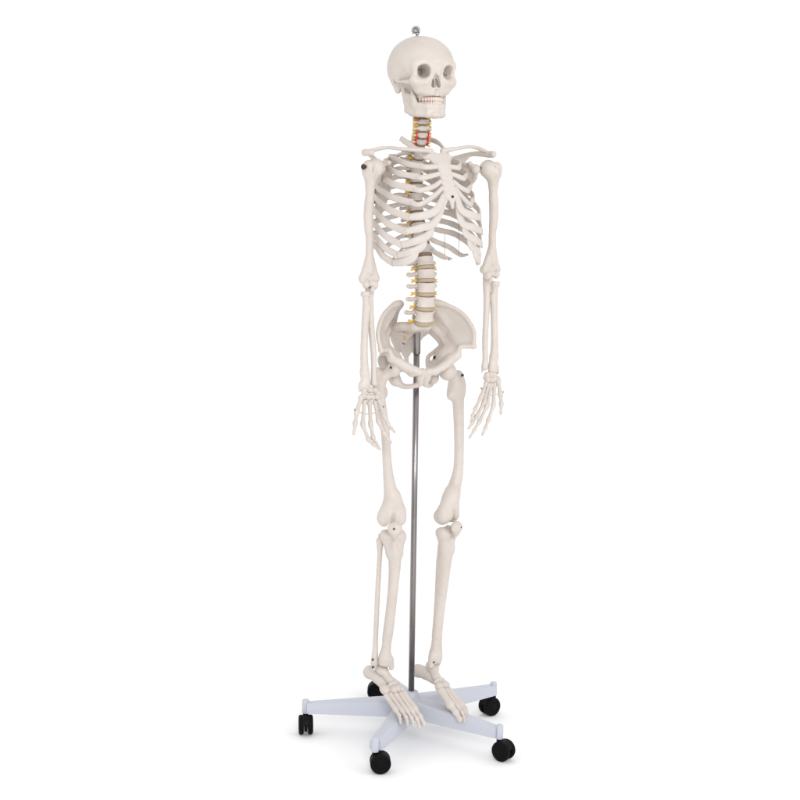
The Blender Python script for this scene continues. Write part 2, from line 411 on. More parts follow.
def drum(w, d, h, waist=.14):
    def f(X, Y, Z):
        q = np.clip(np.abs(Z) / h, 0, 1.2)
        sc = 1 - waist + waist * q * q
        r = np.sqrt((X / (w * sc))**2 + (Y / (d * sc))**2)
        a = (r - 1) * min(w, d) * .9; b = np.abs(Z) - h
        e = .0016
        return np.minimum(np.maximum(a + e, b + e), 0) + np.sqrt(np.maximum(a + e, 0)**2 + np.maximum(b + e, 0)**2) - e
    return f
verts_info = []
for i, (kind, _) in enumerate(VY):
    p = VP[i + 1]; zd = unit(VP[i] - VP[i + 2]); gap = np.linalg.norm(VP[i] - VP[i + 2]) / 2
    if kind == 'C': w, d = .0095 + .0006 * i, .0078
    elif kind == 'T': w, d = .0130 + .00075 * (i - 7), .0115 + .0006 * (i - 7)
    else: w, d = .0238 + .0006 * (i - 19), .0172 + .0004 * (i - 19)
    h = gap * (.36 if kind == 'L' else .385)
    s = Sculpt(.0014)
    s.func(drum(w, d, h), (-w, -d, -h), (w, d, h))
    cw = .009 + .001 * (kind == 'L'); yb = d + .012
    if i == 0:
        s.chain([((math.sin(a) * .020, .004 - math.cos(a) * .015, 0), .005) for a in np.linspace(0, 2 * math.pi, 13)], .003)
    for q in (-1, 1):
        s.chain([((q * w * .62, d * .7, h * .35), .0042), ((q * cw * 1.15, yb - .003, h * .2), .0045), ((0, yb + .006, -.001), .0038)], .004)
        s.ball((q * cw * 1.3, yb - .001, h * 1.1), (.0048, .004, .0065), .004)
        s.ball((q * cw * 1.2, yb + .001, -h * 1.0), (.0048, .004, .0065), .004)
        if kind == 'C':
            s.chain([((q * w * .9, .002, 0), .0030), ((q * (w + .0085), .0, -.001), .0034), ((q * (w + .011), .006, -.002), .003), ((q * cw * 1.2, yb - .004, 0), .003)], .003)
            s.ball((q * (w + .0035), .004, 0), (.0028, .0028, .02), .002, 'sub')
        elif kind == 'T':
            L = .025 - .0008 * (i - 7)
            s.chain([((q * cw, yb - .001, h * .2), .0045), ((q * L, yb + .012, .002), .004), ((q * (L + .003), yb + .013, .002), .0052)], .004)
        else:
            s.chain([((q * w * .8, d * .9, h * .2), .0048), ((q * .030, d + .007, 0), .0054), ((q * .0375, d + .008, .001), .0056)], .004, flat=((0, 1, 0), .75))
    if kind == 'C': s.chain([((0, yb + .004, 0), .004), ((0, yb + (.018 if i < 6 else .028), -.006), .0035)], .004)
    elif kind == 'T': s.chain([((0, yb + .004, 0), .0042), ((0, yb + .022, -.014), .0035), ((0, yb + .034, -.024), .0036)], .004)
    else: s.chain([((0, yb + .004, -.002), .0065), ((0, yb + .026, -.006), .0065)], .004, flat=((1, 0, 0), .5))
    A = frame(p, zd, FWD)
    vo = obj('vertebra', xf(s.mesh(.0003, i), A, p), BONE, sk)
    verts_info.append((p, A, w, d, h, gap, vo))
    # disc under this vertebra
    if i > 1:
        q = p - A[:, 2] * gap * .5
        pr = [(0, -1), (.80, -1), (.95, -.6), (1.0, 0), (.95, .6), (.80, 1), (0, 1)]
        th = gap * .5 - h + .0008
        m = lathe([(r, z * th) for r, z in pr], 28)
        obj('intervertebral_disc', xf(m, A @ np.diag([w * .97, d * .97, 1]), q), DISC if kind == 'L' else DISC_T, vo)
    # nerve roots leaving beside the disc
    if 1 < i:
        for sgn in (-1, 1):
            a = np.array([sgn * w * .75, d * .75, -gap * .45])
            L = (.017 if kind == 'C' else .013 if kind == 'T' else .018)
            pts = [a, a + [sgn * L * .45, -.001, -.001], a + [sgn * L, -.003 if kind == 'C' else .001, -.005]]
            r = (.0036 if kind == 'C' else .0042 if kind == 'T' else .0038)
            m = sweep(spline(pts, 5), np.linspace(r, r * .55, 11).tolist(), n=10)
            twig = sweep(spline([pts[1], pts[1] + [sgn * L * .5, .001, .003]], 4), np.linspace(r * .7, r * .4, 5).tolist(), n=8)
            obj('nerve_root', xf(join(m, twig), A, p), NERVE, vo)
    if i in (2, 5, 6):
        for sgn in ((-1,) if i == 2 else (-1, 1)):
            a = p + A @ np.array([sgn * (w + .0032), -.001, h * 1.45]); b = p + A @ np.array([sgn * (w + .0032), -.001, -h * 1.45])
            obj('artery', sweep(spline([a, (a + b) / 2 + A[:, 0] * sgn * .0006, b], 5), [.0025] * 11, n=10), ARTERY, vo)

# ------------------------------------------------------------------ sternum, ribs
ST0, ST1, ST2, ST3 = mid(437.0, 152.5), mid(443.5, 166.5, .004), mid(451.5, 197.5, .012), mid(452.5, 207.5, .013)
stx, = (LX,)
def stp(t):                                                # along the sternum
    return np.array([np.interp(t, [0, .27, .84, 1], [P[k] for P in (ST0, ST1, ST2, ST3)]) for k in range(3)])
stn = unit(np.cross(LX, ST2 - ST0))
s = Sculpt(.0016)
N_ = ((-stn) if stn @ BY > 0 else stn)
fl = (N_, .42)
for q in (-1, 1):
    s.chain([(stp(.02) + LX * q * .020, .008), (stp(.10) + LX * q * .022, .0085), (stp(.26) + LX * q * .009, .0085)], .006, flat=fl)
    for k, t in enumerate((.36, .47, .58, .68, .77, .83)):
        s.ball(stp(t) + LX * q * (.0100 + .0008 * k), (.006, .0042, .005), .006)
s.chain([(stp(.04), .011), (stp(.25), .013), (stp(.30), .012), (stp(.5), .0125), (stp(.72), .0140), (stp(.84), .0105), (stp(.92), .0065), (stp(1.0), .0045)], .008, flat=fl)
s.plate([stp(.04) + LX * .02, stp(.04) - LX * .02, stp(.25) - LX * .01, stp(.25) + LX * .01], .004, .006)
s.ball(stp(0) + np.array([0, 0, .007]), .010, .006, 'sub')
sternum = obj('sternum', s.mesh(.00025, 9), CART, sk)
def screw(p, ax, r, L, parent, name='screw', mat=SCREW):
    return obj(name, lathe([(0, -L), (r * .6, -L), (r * .6, 0), (r, 0), (r * .95, r * .45), (r * .35, r * .6), (r * .3, r * .35), (0, r * .35)], 14, p, ax), mat, parent, sharp=35)
screw(stp(.845) + N_ * .0055, N_, .0034, .008, sternum)

# ribs: half width, front end (body x), how far the front end lies below the vertebra, cage depth
RA_ = [.045, .080, .100, .112, .120, .127, .132, .135, .136, .134, .112, .085]
ENDS = {5: (.096, -.146, 1.338), 6: (.103, -.142, 1.304), 7: (.108, -.134, 1.272), 8: (.112, -.120, 1.247), 9: (.115, -.102, 1.228)}
MARG = {6: (.037, -.160, 1.328), 7: (.052, -.158, 1.299), 8: (.069, -.153, 1.270), 9: (.089, -.146, 1.243)}
V0B = lambda P: np.array([P @ LX, P @ BY, P[2]])
CCS = {}
for side in (-1, 1):
    for i in range(12):
        p, A, w, d, h, gap, vo = verts_info[7 + i]
        b = V0B(p); yv = b[1]; z0 = b[2] + .004
        a = RA_[i]
        t = [.075, .17, .27, .36, .44, .52, .60, .68, .74, .80][i] if i < 10 else 0
        # where the bony end sits
        if i < 7:
            sb = V0B(stp([.06, .27, .40, .53, .65, .76, .83][i]))
            xe = [.034, .050, .062, .072, .080, .088, .094][i]
            ye = sb[1] + [.004, .006, .008, .010, .015, .024, .036][i]
            ze = sb[2] + [-.002, -.001, -.009, -.021, -.038, -.036, -.048][i]
        if i in ENDS: xe, ye, ze = ENDS[i]
        if i > 9: xe, ye, ze = ((.115, -.055, 1.245) if i == 10 else (.090, -.018, 1.233))
        zl = z0 + (ze - z0) * (.55 if i < 10 else .6)
        yb_ = yv + d + (.030 if i < 9 else .024 - .004 * (i - 9))
        yc = (yb_ + ye) / 2 + (.005 if i > 1 else 0)
        ctl = [(w * .95, yv + d * .75, z0), (w + .016, yv + d + .014, z0 + .001), (a * .52, yb_, z0 - .004 - (z0 - ze) * .06),
               (a * .83, yb_ - .016, z0 - (z0 - ze) * .22), (a * .985, yc + .018, z0 - (z0 - ze) * .42), (a, yc - .020, z0 - (z0 - ze) * .60)]
        if i < 10: ctl += [((a * .85 + xe * .13) if i > 0 else a * .95, yc * .45 + ye * .55, z0 - (z0 - ze) * .80), (xe, ye, ze)]
        if i == 0: ctl = [ctl[0], (w + .012, yv + d + .008, z0 + .012), (.037, yv + .030, z0 + .020), (.045, yv - .006, z0 + .012), (.042, yv * .5 + ye * .5, z0 - .004), (xe, ye, ze)]
        elif i < 10: pass
        elif i == 10: ctl = ctl[:2] + [(.055, yb_, z0 - .010), (.090, yb_ - .018, z0 - .026), (.110, yv - .005, z0 - .045), (xe, ye, ze)]
        else: ctl = ctl[:2] + [(.050, yb_ - .002, z0 - .012), (.074, yb_ - .018, z0 - .026), (xe, ye, ze)]
        pts = spline([(side * x, y, z) for x, y, z in ctl], 7); n = len(pts)
        cen = np.array([0, yc - .01, 0])
        ups, sz = [], []
        for k, q in enumerate(pts):
            tg = unit(pts[min(k + 1, n - 1)] - pts[max(k - 1, 0)])
            out = np.array([q[0] / max(a, .05), (q[1] - cen[1]) / .085, (.55 if i == 0 else .18 if i == 1 else 0.)]); out = unit(out - tg * (out @ tg))
            up = np.cross(out, tg); up = up if up[2] > 0 else -up
            ups.append(up); u = k / (n - 1)
            hh = np.interp(u, [0, .1, .18, .45, .8, 1], [.0042, .0042, .0056, .0072, .0078, .0080]) * (1.05 if 2 < i < 10 else .92)
            if i > 9: hh *= np.interp(u, [0, .7, 1], [1, 1, .35])
            ww = np.interp(u, [0, .12, .3, 1], [.0040, .0040, .0036, .0028])
            wob = 1 + .05 * math.sin(k * 1.3 + i * 2 + side)
            sz.append((hh * wob, ww))
        V, Fc = sweep(pts, sz, ups, 16, 3.4)
        V = V[:, :1] * LX + V[:, 1:2] * BY + V[:, 2:] * np.array([0, 0, 1])
        ro = obj('rib', (V, Fc), BONE, sk)
        if i < 10:
            e = pts[-1]; dirn = unit(pts[-1] - pts[-4])
            if i < 7:
                tgt = sb + np.array([side * [.018, .011, .0125, .014, .015, .016, .0145][i], -.001, -.002 * (i > 4)])
                m1 = e + dirn * [.006, .010, .012, .014, .018, .024, .030][i]
                cc = [e - dirn * .004, m1, m1 * .45 + tgt * .55 + np.array([0, -.003, -.004 * (i > 2)]), tgt]
                if i == 5: cc = [e - dirn * .004, (e * .5 + np.array([side * .042, -.164, 1.352]) * .5 + np.array([0, -.005, -.002])), np.array([side * .034, -.163, 1.357]), tgt]
                if i == 6: mg = np.array([side * MARG[6][0], *MARG[6][1:]]); cc = [e - dirn * .004, e * .5 + mg * .5 + np.array([0, -.008, -.001]), mg, tgt]
            else:
                mg = np.array([side * MARG[i][0], *MARG[i][1:]]); up_ = np.array([side * MARG[i - 1][0], *MARG[i - 1][1:]])
                cc = [e - dirn * .004, e * .5 + mg * .5 + np.array([side * .003, -.007, -.002]), mg, mg * .45 + up_ * .55 + np.array([0, 0, .004])]
            CCS[(side, i)] = [np.array(c) for c in cc]
            cp_ = spline(cc, 8); m_ = len(cp_)
            ups2 = []
            for k, q in enumerate(cp_):
                tg = unit(cp_[min(k + 1, m_ - 1)] - cp_[max(k - 1, 0)])
                out = np.array([q[0] * 4, (q[1] - cen[1]) / .085, .12]); out = unit(out - tg * (out @ tg))
                up = np.cross(out, tg); ups2.append(up if up[2] > 0 or abs(up[2]) < .05 else -up)
            for k in range(1, m_):
                if ups2[k] @ ups2[k - 1] < 0: ups2[k] = -ups2[k]
            hs = np.linspace(.0074, .0056, m_) if i < 5 else np.interp(np.linspace(0, 1, m_), [0, .3, .75, 1], [.0080, .0098, .0098, .0066])
            V, Fc = sweep(cp_, [(x, .0038) for x in hs], ups2, 12, 2.4)
            V = V[:, :1] * LX + V[:, 1:2] * BY + V[:, 2:] * np.array([0, 0, 1])
            obj('costal_cartilage', (V, Fc), CART, ro)

# thin threads that hold the two floating ribs on the left
for a, b, ya in (((444.6, 234), (444.6, 259.5), -.02), ((459.0, 224.5), (458.6, 254.5), -.07)):
    P0, P1 = at(*a, ya), at(*b, ya)
    obj('rib_wire', sweep([P0, (P0 * .5 + P1 * .5), P1], [.0007] * 3, n=6), WIRE, sk)

# ------------------------------------------------------------------ shoulder girdle
SHY = -.065
SHR, SHL, SCL = at(372.3, 167.5, SHY), at(492.0, 169, SHY), at(486.5, 168.5, SHY)
def girdle(side):
    sh = V0B(SHR if side < 0 else SCL); S_ = side
    bx = abs(sh[0]); z = sh[2]
    P = lambda x, y, zz: bod(S_ * x, y, zz)
    s = Sculpt(.0016)
    gl = (bx - .026, SHY + .008, z - .002)
    e_ = .045 if side < 0 else 0
    sup, inf, med = (bx - .102, .022, z + .024), (bx - .018 - e_, .030, z - .118), (bx - .104, .042, z - .012)
    acr = (bx + .016, SHY + .008, z + .035)
    K = .005
    mm = (bx - .052 - e_ * .4, .010, z - .040)
    ring = [gl, (bx - .060, SHY + .05, z + .020), sup, med, (bx - .082 - e_ * .4, .045, z - .06), inf, (bx - .016 - e_ * .7, SHY + .062, z - .05), (bx - .018 - e_ * .3, SHY + .026, z - .024), gl]
    for a, b in zip(ring[:-1], ring[1:]): s.tri(P(*mm), P(*a), P(*b), .0020, K)
    s.chain([(P(*x), r) for x, r in zip(ring, [.006, .0032, .003, .0032, .0034, .0055, .0048, .0055, .006])], K)
    s.ball(P(*gl), .0125, K)
    sp0, sp1, sp2 = (bx - .097, .048, z + .004), (bx - .055, .030, z + .022), (bx - .012, SHY + .052, z + .036)
    s.chain([(P(*sp0), .003), (P(*sp1), .0045), (P(*sp2), .006), (P(*acr), .0086), (P(bx + .010, SHY - .016, z + .035), .0074)], K)
    s.tri(P(*sp0), P(*sp1), P(bx - .060, .008, z + .006), .0018, K); s.tri(P(*sp1), P(*sp2), P(bx - .045, -.01, z + .004), .0018, K)
    s.chain([(P(bx - .038, SHY + .016, z + .010), .0070), (P(bx - .046, SHY + .002, z + .012), .0055)], K)
    so = obj('scapula', s.mesh(.00025, 11 + side), BONE, sk)
    s = Sculpt(.0015)
    if side < 0: c = [((430.5, 151.5), -.098), ((417, 150.0), -.105), ((401, 148.8), -.098), ((387, 147.6), -.070), ((375, 149.6), -.055), ((366, 152.2), -.058)]
    else: c = [((443.5, 151.0), -.098), ((452, 149.2), -.105), ((461, 147.9), -.096), ((470, 146.6), -.070), ((479, 148.5), -.050), ((486, 151.5), -.050)]
    pts = spline([at(*q, y) for q, y in c], 4)
    rr = np.interp(np.linspace(0, 1, len(pts)), [0, .12, .3, .6, .85, 1], [.0088, .0065, .0052, .0050, .0056, .0050])
    s.chain(list(zip(pts, rr)), .003, flat=((0, 0, 1), .88) if True else None)
    obj('clavicle', s.mesh(.0003, 13 + side), BONE, sk)
    # bolt through the shoulder
    a = bod(S_ * (bx - .030), SHY + .008, z); b = bod(S_ * (bx + (.027 if side < 0 else .012)), SHY - .012, z + .001)
    obj('shoulder_bolt', join(sweep([a, b], [.0034, .0034], n=10), lathe([(0, 0), (.0062, 0), (.0066, .005), (.004, .007), (0, .007)], 12, b, unit(b - a)),
        lathe([(0, 0), (.0058, 0), (.0062, .006), (0, .006)], 12, a + unit(b - a) * .006, unit(b - a))), SCREW, so, sharp=35)
    return so
girdle(-1); girdle(1)

# ------------------------------------------------------------------ limb bones: x lateral, y back, z up, origin at the lower joint
def humerus_mesh(L):
    s = Sculpt(.0016)
    s.ball((-.010, .002, L), (.0215, .0225, .0225), .006)
    s.chain([((-.002, .002, L - .004), .019), ((.010, .000, L - .006), .0155)], .008)
    s.ball((.013, -.002, L + .003), (.011, .015, .014), .008)
    s.ball((.006, -.017, L - .006), (.007, .007, .012), .006)
    s.ball((.0085, -.020, L - .004), (.0022, .004, .016), .003, 'sub')
    s.chain([((.004, 0, L - .018), .0165), ((.004, 0, L - .055), .0112), ((.005, 0, L - .12), .0098), ((.002, -.001, L * .40), .0091), ((.001, -.002, .058), .0104), ((0, -.002, .034), .0118)], .012)
    s.chain([((.006, 0, L * .72), .006), ((.009, 0, L * .60), .0066), ((.006, 0, L * .46), .005)], .012)
    for q in (-1, 1):
        s.chain([((q * .006, -.001, .060), .007), ((q * (.023 if q > 0 else .026), .001, .016), .0075)], .008)
    s.tri((0, 0, .055), (.024, 0, .012), (-.026, 0, .012), .0062, .008)
    s.ball((-.0295, .004, .014), (.0075, .0085, .0095), .005)
    s.ball((.024, .001, .014), (.0065, .0075, .010), .005)
    s.ball((.013, -.006, .002), (.0105, .0115, .0115), .004)
    s.chain([((.003, -.003, .003), .0085), ((-.006, -.003, .003), .0088), ((-.017, -.003, .000), .0125)], .004)
    s.ball((-.003, -.016, .017), (.008, .0055, .007), .004, 'sub')
    s.ball((-.003, .017, .017), (.010, .007, .010), .004, 'sub')
    return s.mesh(.00025, 2)

def radius_mesh(L):
    s = Sculpt(.0014)
    s.func(drum(.0125, .0125, .005, .05), (-.014, -.014, -.006), (.014, .014, .006)); s.ops[-1] = s.ops[-1]
    f = drum(.0122, .0122, .0048, .08)
    s.ops.clear(); s.func(lambda X, Y, Z: f(X, Y, Z - L), (-.014, -.014, L - .006), (.014, .014, L + .006))
    s.ball((0, 0, L + .006), (.008, .008, .0035), .003, 'sub')
    s.chain([((0, 0, L - .004), .0090), ((-.001, 0, L - .020), .0082), ((-.002, .001, L - .038), .0095), ((.001, .002, L * .6), .0088), ((.003, .001, L * .35), .0090), ((.002, -.001, .035), .0102)], .006)
    s.ball((-.008, -.002, L - .034), (.0055, .006, .010), .005)
    s.chain([((.002, -.001, .035), .0100), ((0, -.001, .012), .0132), ((.001, 0, .003), .0140)], .008, flat=((0, 1, 0), .75))
    s.cone((.011, 0, .008), (.014, 0, -.007), .006, .0035, .005)
    s.ball((0, 0, -.010), (.012, .009, .007), .004, 'sub')
    return s.mesh(.0003, 4)

def ulna_mesh(L):
    s = Sculpt(.0014)
    s.chain([((0, .010, L + .020), .0085), ((0, .012, L + .004), .0085), ((0, .008, L - .016), .0105), ((.001, .006, L - .045), .0095), ((0, .004, L * .6), .0080), ((-.002, .001, L * .3), .0072), ((0, 0, .030), .0068), ((0, 0, .006), .0088)], .007)
    s.chain([((0, .004, L - .012), .009), ((0, -.010, L - .008), .006), ((0, -.013, L - .003), .0042)], .006)
    s.ball((0, -.003, L + .006), .0085, .004, 'sub')
    s.cone((-.003, .004, .004), (-.004, .005, -.006), .0035, .0025, .003)
    return s.mesh(.0003, 6)

def femur_mesh(L):
    s = Sculpt(.0017)
    s.ball((-.004, 0, L), .0225, .006)
    s.chain([((.004, 0, L - .002), .0145), ((.030, .004, L - .022), .0150), ((.044, .004, L - .036), .0175)], .010)
    s.chain([((.050, .006, L - .012), .0135), ((.053, .006, L - .030), .0165), ((.050, .003, L - .055), .0150)], .010)
    s.cone((.036, .014, L - .012), (.030, .018, L - .05), .006, .007, .008)
    s.ball((.026, .012, L - .062), (.010, .010, .012), .010)
    s.chain([((.044, .003, L - .045), .0185), ((.043, 0, L - .085), .0146), ((.040, -.005, L * .58), .0128), ((.036, -.007, L * .36), .0126), ((.027, -.003, .085), .0172), ((.012, 0, .050), .0200)], .012)
    s.plate([(.016, -.002, .066), (.030, 0, .032), (.030, 0, .012), (-.030, 0, .012), (-.026, 0, .032)], .0115, .018)
    s.ball((-.020, .007, .010), (.0165, .025, .021), .008)
    s.ball((.024, .007, .012), (.0160, .025, .020), .008)
    s.ball((-.031, .002, .022), (.010, .012, .013), .008)
    s.ball((.036, .002, .022), (.009, .012, .012), .008)
    s.ball((.014, -.017, .020), (.010, .008, .018), .008); s.ball((-.012, -.014, .018), (.009, .008, .016), .008)
    s.ball((.002, -.0275, .010), (.006, .006, .016), .008, 'sub')
    s.cone((.001, .03, -.006), (.001, .008, -.010), .0105, .006, .005, 'sub')
    return s.mesh(.00025, 8)

def tibia_mesh(L):
    s = Sculpt(.0017)
    s.ball((-.019, .002, L - .010), (.0195, .022, .0115), .010); s.ball((.019, .002, L - .010), (.0185, .021, .0110), .010)
    s.plate([(-.030, 0, L - .014), (.030, 0, L - .014), (.010, -.003, L - .055), (-.012, -.003, L - .055)], .0125, .012)
    s.chain([((0, -.016, L - .030), .0085), ((-.001, -.017, L - .055), .0075)], .010)
    s.cone((-.003, .003, L - .006), (.003, .003, L + .004), .005, .003, .004)
    s.chain([((-.001, -.002, L - .050), .0195), ((-.002, -.004, L - .095), .0142), ((-.002, -.004, L * .55), .0112), ((-.003, -.001, L * .28), .0108), ((-.003, 0, .045), .0120), ((-.002, 0, .018), .0165), ((-.001, 0, .006), .0170)], .012)
    s.cone((-.002, -.010, L - .07), (-.001, -.004, L * .22), .008, .0045, .010)
    s.chain([((-.002, .004, L - .040), .0130), ((-.002, .010, L - .090), .0118), ((-.002, .008, L * .55), .0098), ((-.002, .004, L * .36), .0088), ((-.002, .001, L * .2), .0080)], .012)
    s.chain([((-.014, -.001, .014), .0100), ((-.0185, -.002, -.008), .0075)], .006)
    s.ball((.003, 0, -.010), (.016, .016, .009), .005, 'sub')
    return s.mesh(.00025, 10)

def fibula_mesh(L):
    s = Sculpt(.0015)
    s.chain([((.027, .012, L - .030), .0092), ((.026, .012, L - .042), .0080), ((.025, .012, L - .075), .0060), ((.025, .011, L * .5), .0064), ((.024, .009, .070), .0062), ((.0235, .007, .030), .0075), ((.024, .005, .004), .0095), ((.024, .006, -.016), .0065)], .006)
    s.cone((.027, .012, L - .026), (.028, .015, L - .014), .005, .003, .004)
    return s.mesh(.0003, 12)

def place(m, side, low, high, fwd, twist=0.0):             # canonical left-hand bone -> world, mirrored for the right
    A = frame(low, np.asarray(high) - np.asarray(low), fwd)
    if twist:
        c, s_ = math.cos(twist), math.sin(twist); A = A @ np.array([[c, -s_, 0], [s_, c, 0], [0, 0, 1]])
    if side < 0: return xf(m, A @ np.diag([-1, 1, 1]), low, True)
    return xf(m, A, low)
def squeeze(m, z0, z1, f):                                  # narrow a bone's width by f at z0, easing to 1 at z1
    V, Fc = m; t = np.clip((V[:, 2] - z0) / (z1 - z0), 0, 1); t = t * t * (3 - 2 * t)
    V = V.copy(); V[:, 0] *= f + (1 - f) * t
    return V, Fc
def bend(m, L, zs, dx):                                     # shift a shaft sideways along its length
    V, Fc = m; V = V.copy(); q = spline(np.stack([np.array(zs) * L, dx], 1), 6)
    V[:, 0] += np.interp(V[:, 2], q[:, 0], q[:, 1])
    return V, Fc
dist = lambda a, b: float(np.linalg.norm(np.asarray(a) - np.asarray(b)))

J = {-1: dict(sh=SHR, el=at(368.6, 284.5, -.050), wr=at(367.5, 387.5, -.075), hip=at(393.5, 368, -.030), kn=at(391.8, 523.3, -.035), an=at(384.0, 664, -.010)),
     1: dict(sh=SHL, el=at(491.3, 274.8, -.060), wr=at(490.8, 370.5, -.085), hip=at(448.5, 371.5, -.020), kn=at(447.8, 520, -.045), an=at(434.8, 661, -.020))}
LEG = {-1: math.radians(10), 1: math.radians(52)}
for side in (-1, 1):
    LF = np.array([math.sin(LEG[side]), -math.cos(LEG[side]), 0])
    LL0 = np.array([math.cos(LEG[side]), math.sin(LEG[side]), 0]) * side
    j = J[side]
    hum = obj('humerus', place(squeeze(humerus_mesh(dist(j['sh'], j['el'])), .02, .10, .80), side, j['el'], j['sh'], FWD), BONE, sk)
    la = LX * side
    el_r = j['el'] + la * .010 + np.array([0, 0, -.0215]) + FWD * .004
    el_u = j['el'] - la * .006 + np.array([0, 0, -.006]) - FWD * .002
    wr_r = j['wr'] + la * .006; wr_u = j['wr'] - la * .018 + np.array([0, 0, .004])
    obj('radius', place(radius_mesh(dist(el_r, wr_r)), side, wr_r, el_r, FWD), BONE, sk)
    obj('ulna', place(ulna_mesh(dist(el_u, wr_u)), side, wr_u, el_u, FWD), BONE, sk)
    fe = obj('femur', place((lambda m, L: bend(squeeze(m, L * .92, L * .10, .75), L, [0, .04, .10, .245, .46, .66, .85, 1], [0, 0, -.005, -.021, -.018, -.011, 0, 0]) if side < 0 else m)(squeeze(femur_mesh(dist(j['hip'], j['kn'])), .03, .12, .80), dist(j['hip'], j['kn'])), side, j['kn'], j['hip'], LF), BONE, sk)
    kz = unit(j['hip'] - j['kn'])
    kt = j['kn'] - kz * .020
    ti = obj('tibia', place((lambda m, L: bend(m, L, [0, .12, .35, .6, .82, .93, 1.1], [0, 0, -.006, -.010, -.010, -.004, 0]) if side < 0 else m)(squeeze(tibia_mesh(dist(kt, j['an'])), dist(kt, j['an']) - .02, dist(kt, j['an']) - .10, .76), dist(kt, j['an'])), side, j['an'], kt, LF), BONE, sk)
    obj('fibula', place(fibula_mesh(dist(kt, j['an'])), side, j['an'], kt, LF), BONE, sk)
    s = Sculpt(.0014)
    s.ball((0, .001, .002), (.0185, .0105, .0165), .004); s.ball((.004, -.002, .004), (.011, .0095, .011), .006); s.cone((0, .001, -.006), (0, .003, -.020), .010, .0045, .008)
    pc = (at(394.8, 529.5, -.085) if side < 0 else at(456.5, 528.5, -.075))
    po = obj('patella', xf(s.mesh(.0003, 1), frame(pc, kz, LF), pc), BONE, sk)
    screw(pc + LF * .0112 + kz * .004 + LL0 * .004, LF, .0026, .006, po)
    LL = np.array([math.cos(LEG[side]), math.sin(LEG[side]), 0]) * side
    if side > 0:
        screw(j['hip'] + kz * -.0125 + LL * .047 + LF * .010, unit(LF * .7 + np.array([0, 0, .8])), .0040, .012, fe)
        screw(j['an'] - LL * .020 + LF * .012 + np.array([0, 0, .004]), unit(LF - LL * .8), .0026, .008, ti)
    else:
        for zz in (.014, -.006): screw(j['an'] + LL * .030 + LF * .004 + np.array([0, 0, zz]), unit(LL + LF * .6), .0028, .008, ti)

# ------------------------------------------------------------------ pelvis
HZ = 0.046
def hip_mesh(S_):
    P = lambda x, y, z: bod(S_ * x, y, z)
    s = Sculpt(.0017)
    asis, c1, c2, c3, c4, c5, piis = (.130, -.068, 1.016), (.134, -.058, 1.056), (.113, -.040, 1.096), (.075, -.016, 1.119), (.041, .004, 1.122), (.038, .036, 1.100), (.040, .050, 1.058)
    notch, isp, aiis, emi = (.080, .010, 1.018), (.056, .036, .980), (.092, -.050, .993), (.073, -.050, .984)
    A = (.080, -.018, .982)
    tub, sym_t, sym_b = (.022, -.060, .958), (.007, -.054, .956), (.007, -.040, .926)
    M = (.094, -.008, 1.055)
    ring = [asis, c1, c2, c3, c4, c5, piis, (.062, .034, 1.046), notch, (.080, -.004, 1.004), aiis, (.101, -.052, 1.015)]
    rs = spline(ring + ring[:1], 4)[:-1]; dv = np.array([.004, .006, -.002]); Cc = np.array(M) - dv
    lv = [[Cc + (q - Cc) * t + dv * (1 - t * t) for q in rs] for t in (0, .2, .4, .55, .7, .85, 1)]
    for a, b in zip(lv[:-1], lv[1:]):
        for k in range(len(rs)):
            k2 = (k + 1) % len(rs)
            s.tri(P(*a[k]), P(*b[k]), P(*b[k2]), .0032, .0006)
            if a is not lv[0]: s.tri(P(*a[k]), P(*a[k2]), P(*b[k2]), .0032, .0006)
    s.chain([(P(*q), r) for q, r in zip(spline([asis, c1, c2, c3, c4, c5], 3), [.0040] * 4 + [.0040] * 5 + [.0060, .0085, .009, .009, .008, .0075, .007])], .006)
    s.chain([(P(*c5), .008), (P(*piis), .008), (P(.062, .034, 1.046), .0065), (P(*notch), .0060), (P(.072, .024, .998), .006), (P(*isp), .0055), (P(.058, .025, .950), .011), (P(.054, .004, .932), .0120)], .008)
    s.chain([(P(*asis), .0048), (P(.116, -.060, 1.015), .0038), (P(.101, -.052, 1.014), .0040), (P(*aiis), .0066), (P(*A), .018)], .008)
    s.chain([(P(.050, .036, 1.065), .006), (P(.073, .010, 1.040), .0050), (P(.081, -.018, 1.010), .0065), (P(*emi), .0072), (P(.046, -.060, .969), .0074), (P(*tub), .0075), (P(*sym_t), .0085)], .009)
    s.ball(P(*A), .0315, .008)
    s.plate([P(*aiis), P(.081, -.018, 1.010), P(.072, -.022, .985), P(*emi)], .0046, .014)
    s.plate([P(*emi), P(.066, -.024, .975), P(.034, -.046, .952), P(*tub)], .0050, .014)
    s.plate([P(*aiis), P(*emi), P(.046, -.060, .966), P(.070, -.030, .966)], .006, .008)
    s.chain([(P(*A), .020), (P(.062, .008, .962), .016), (P(.054, .004, .932), .0130)], .010)
    s.chain([(P(*sym_t), .008), (P(.009, -.048, .942), .0095), (P(*sym_b), .008), (P(.022, -.028, .918), .0062), (P(.038, -.012, .917), .0070), (P(.053, .002, .928), .010)], .007)
    s.ball(P(A[0] + .019, A[1] - .007, A[2] - .008), .0245, .004, 'sub')
    return s.mesh(.00025, 15)
pel = lambda x, y, z: bod(x, y, z + HZ)
for S_ in (-1, 1):
    ho = obj('hip_bone', hip_mesh(S_), BONE, sk)
    screw(bod(S_ * .049, -.014, .986), unit(bod(-S_ * .8, -.6, .1)), .0050, .012, ho)
    if S_ < 0: screw(bod(-.098, -.058, .972), unit(bod(-.35, -.9, -.2)), .0032, .006, ho)
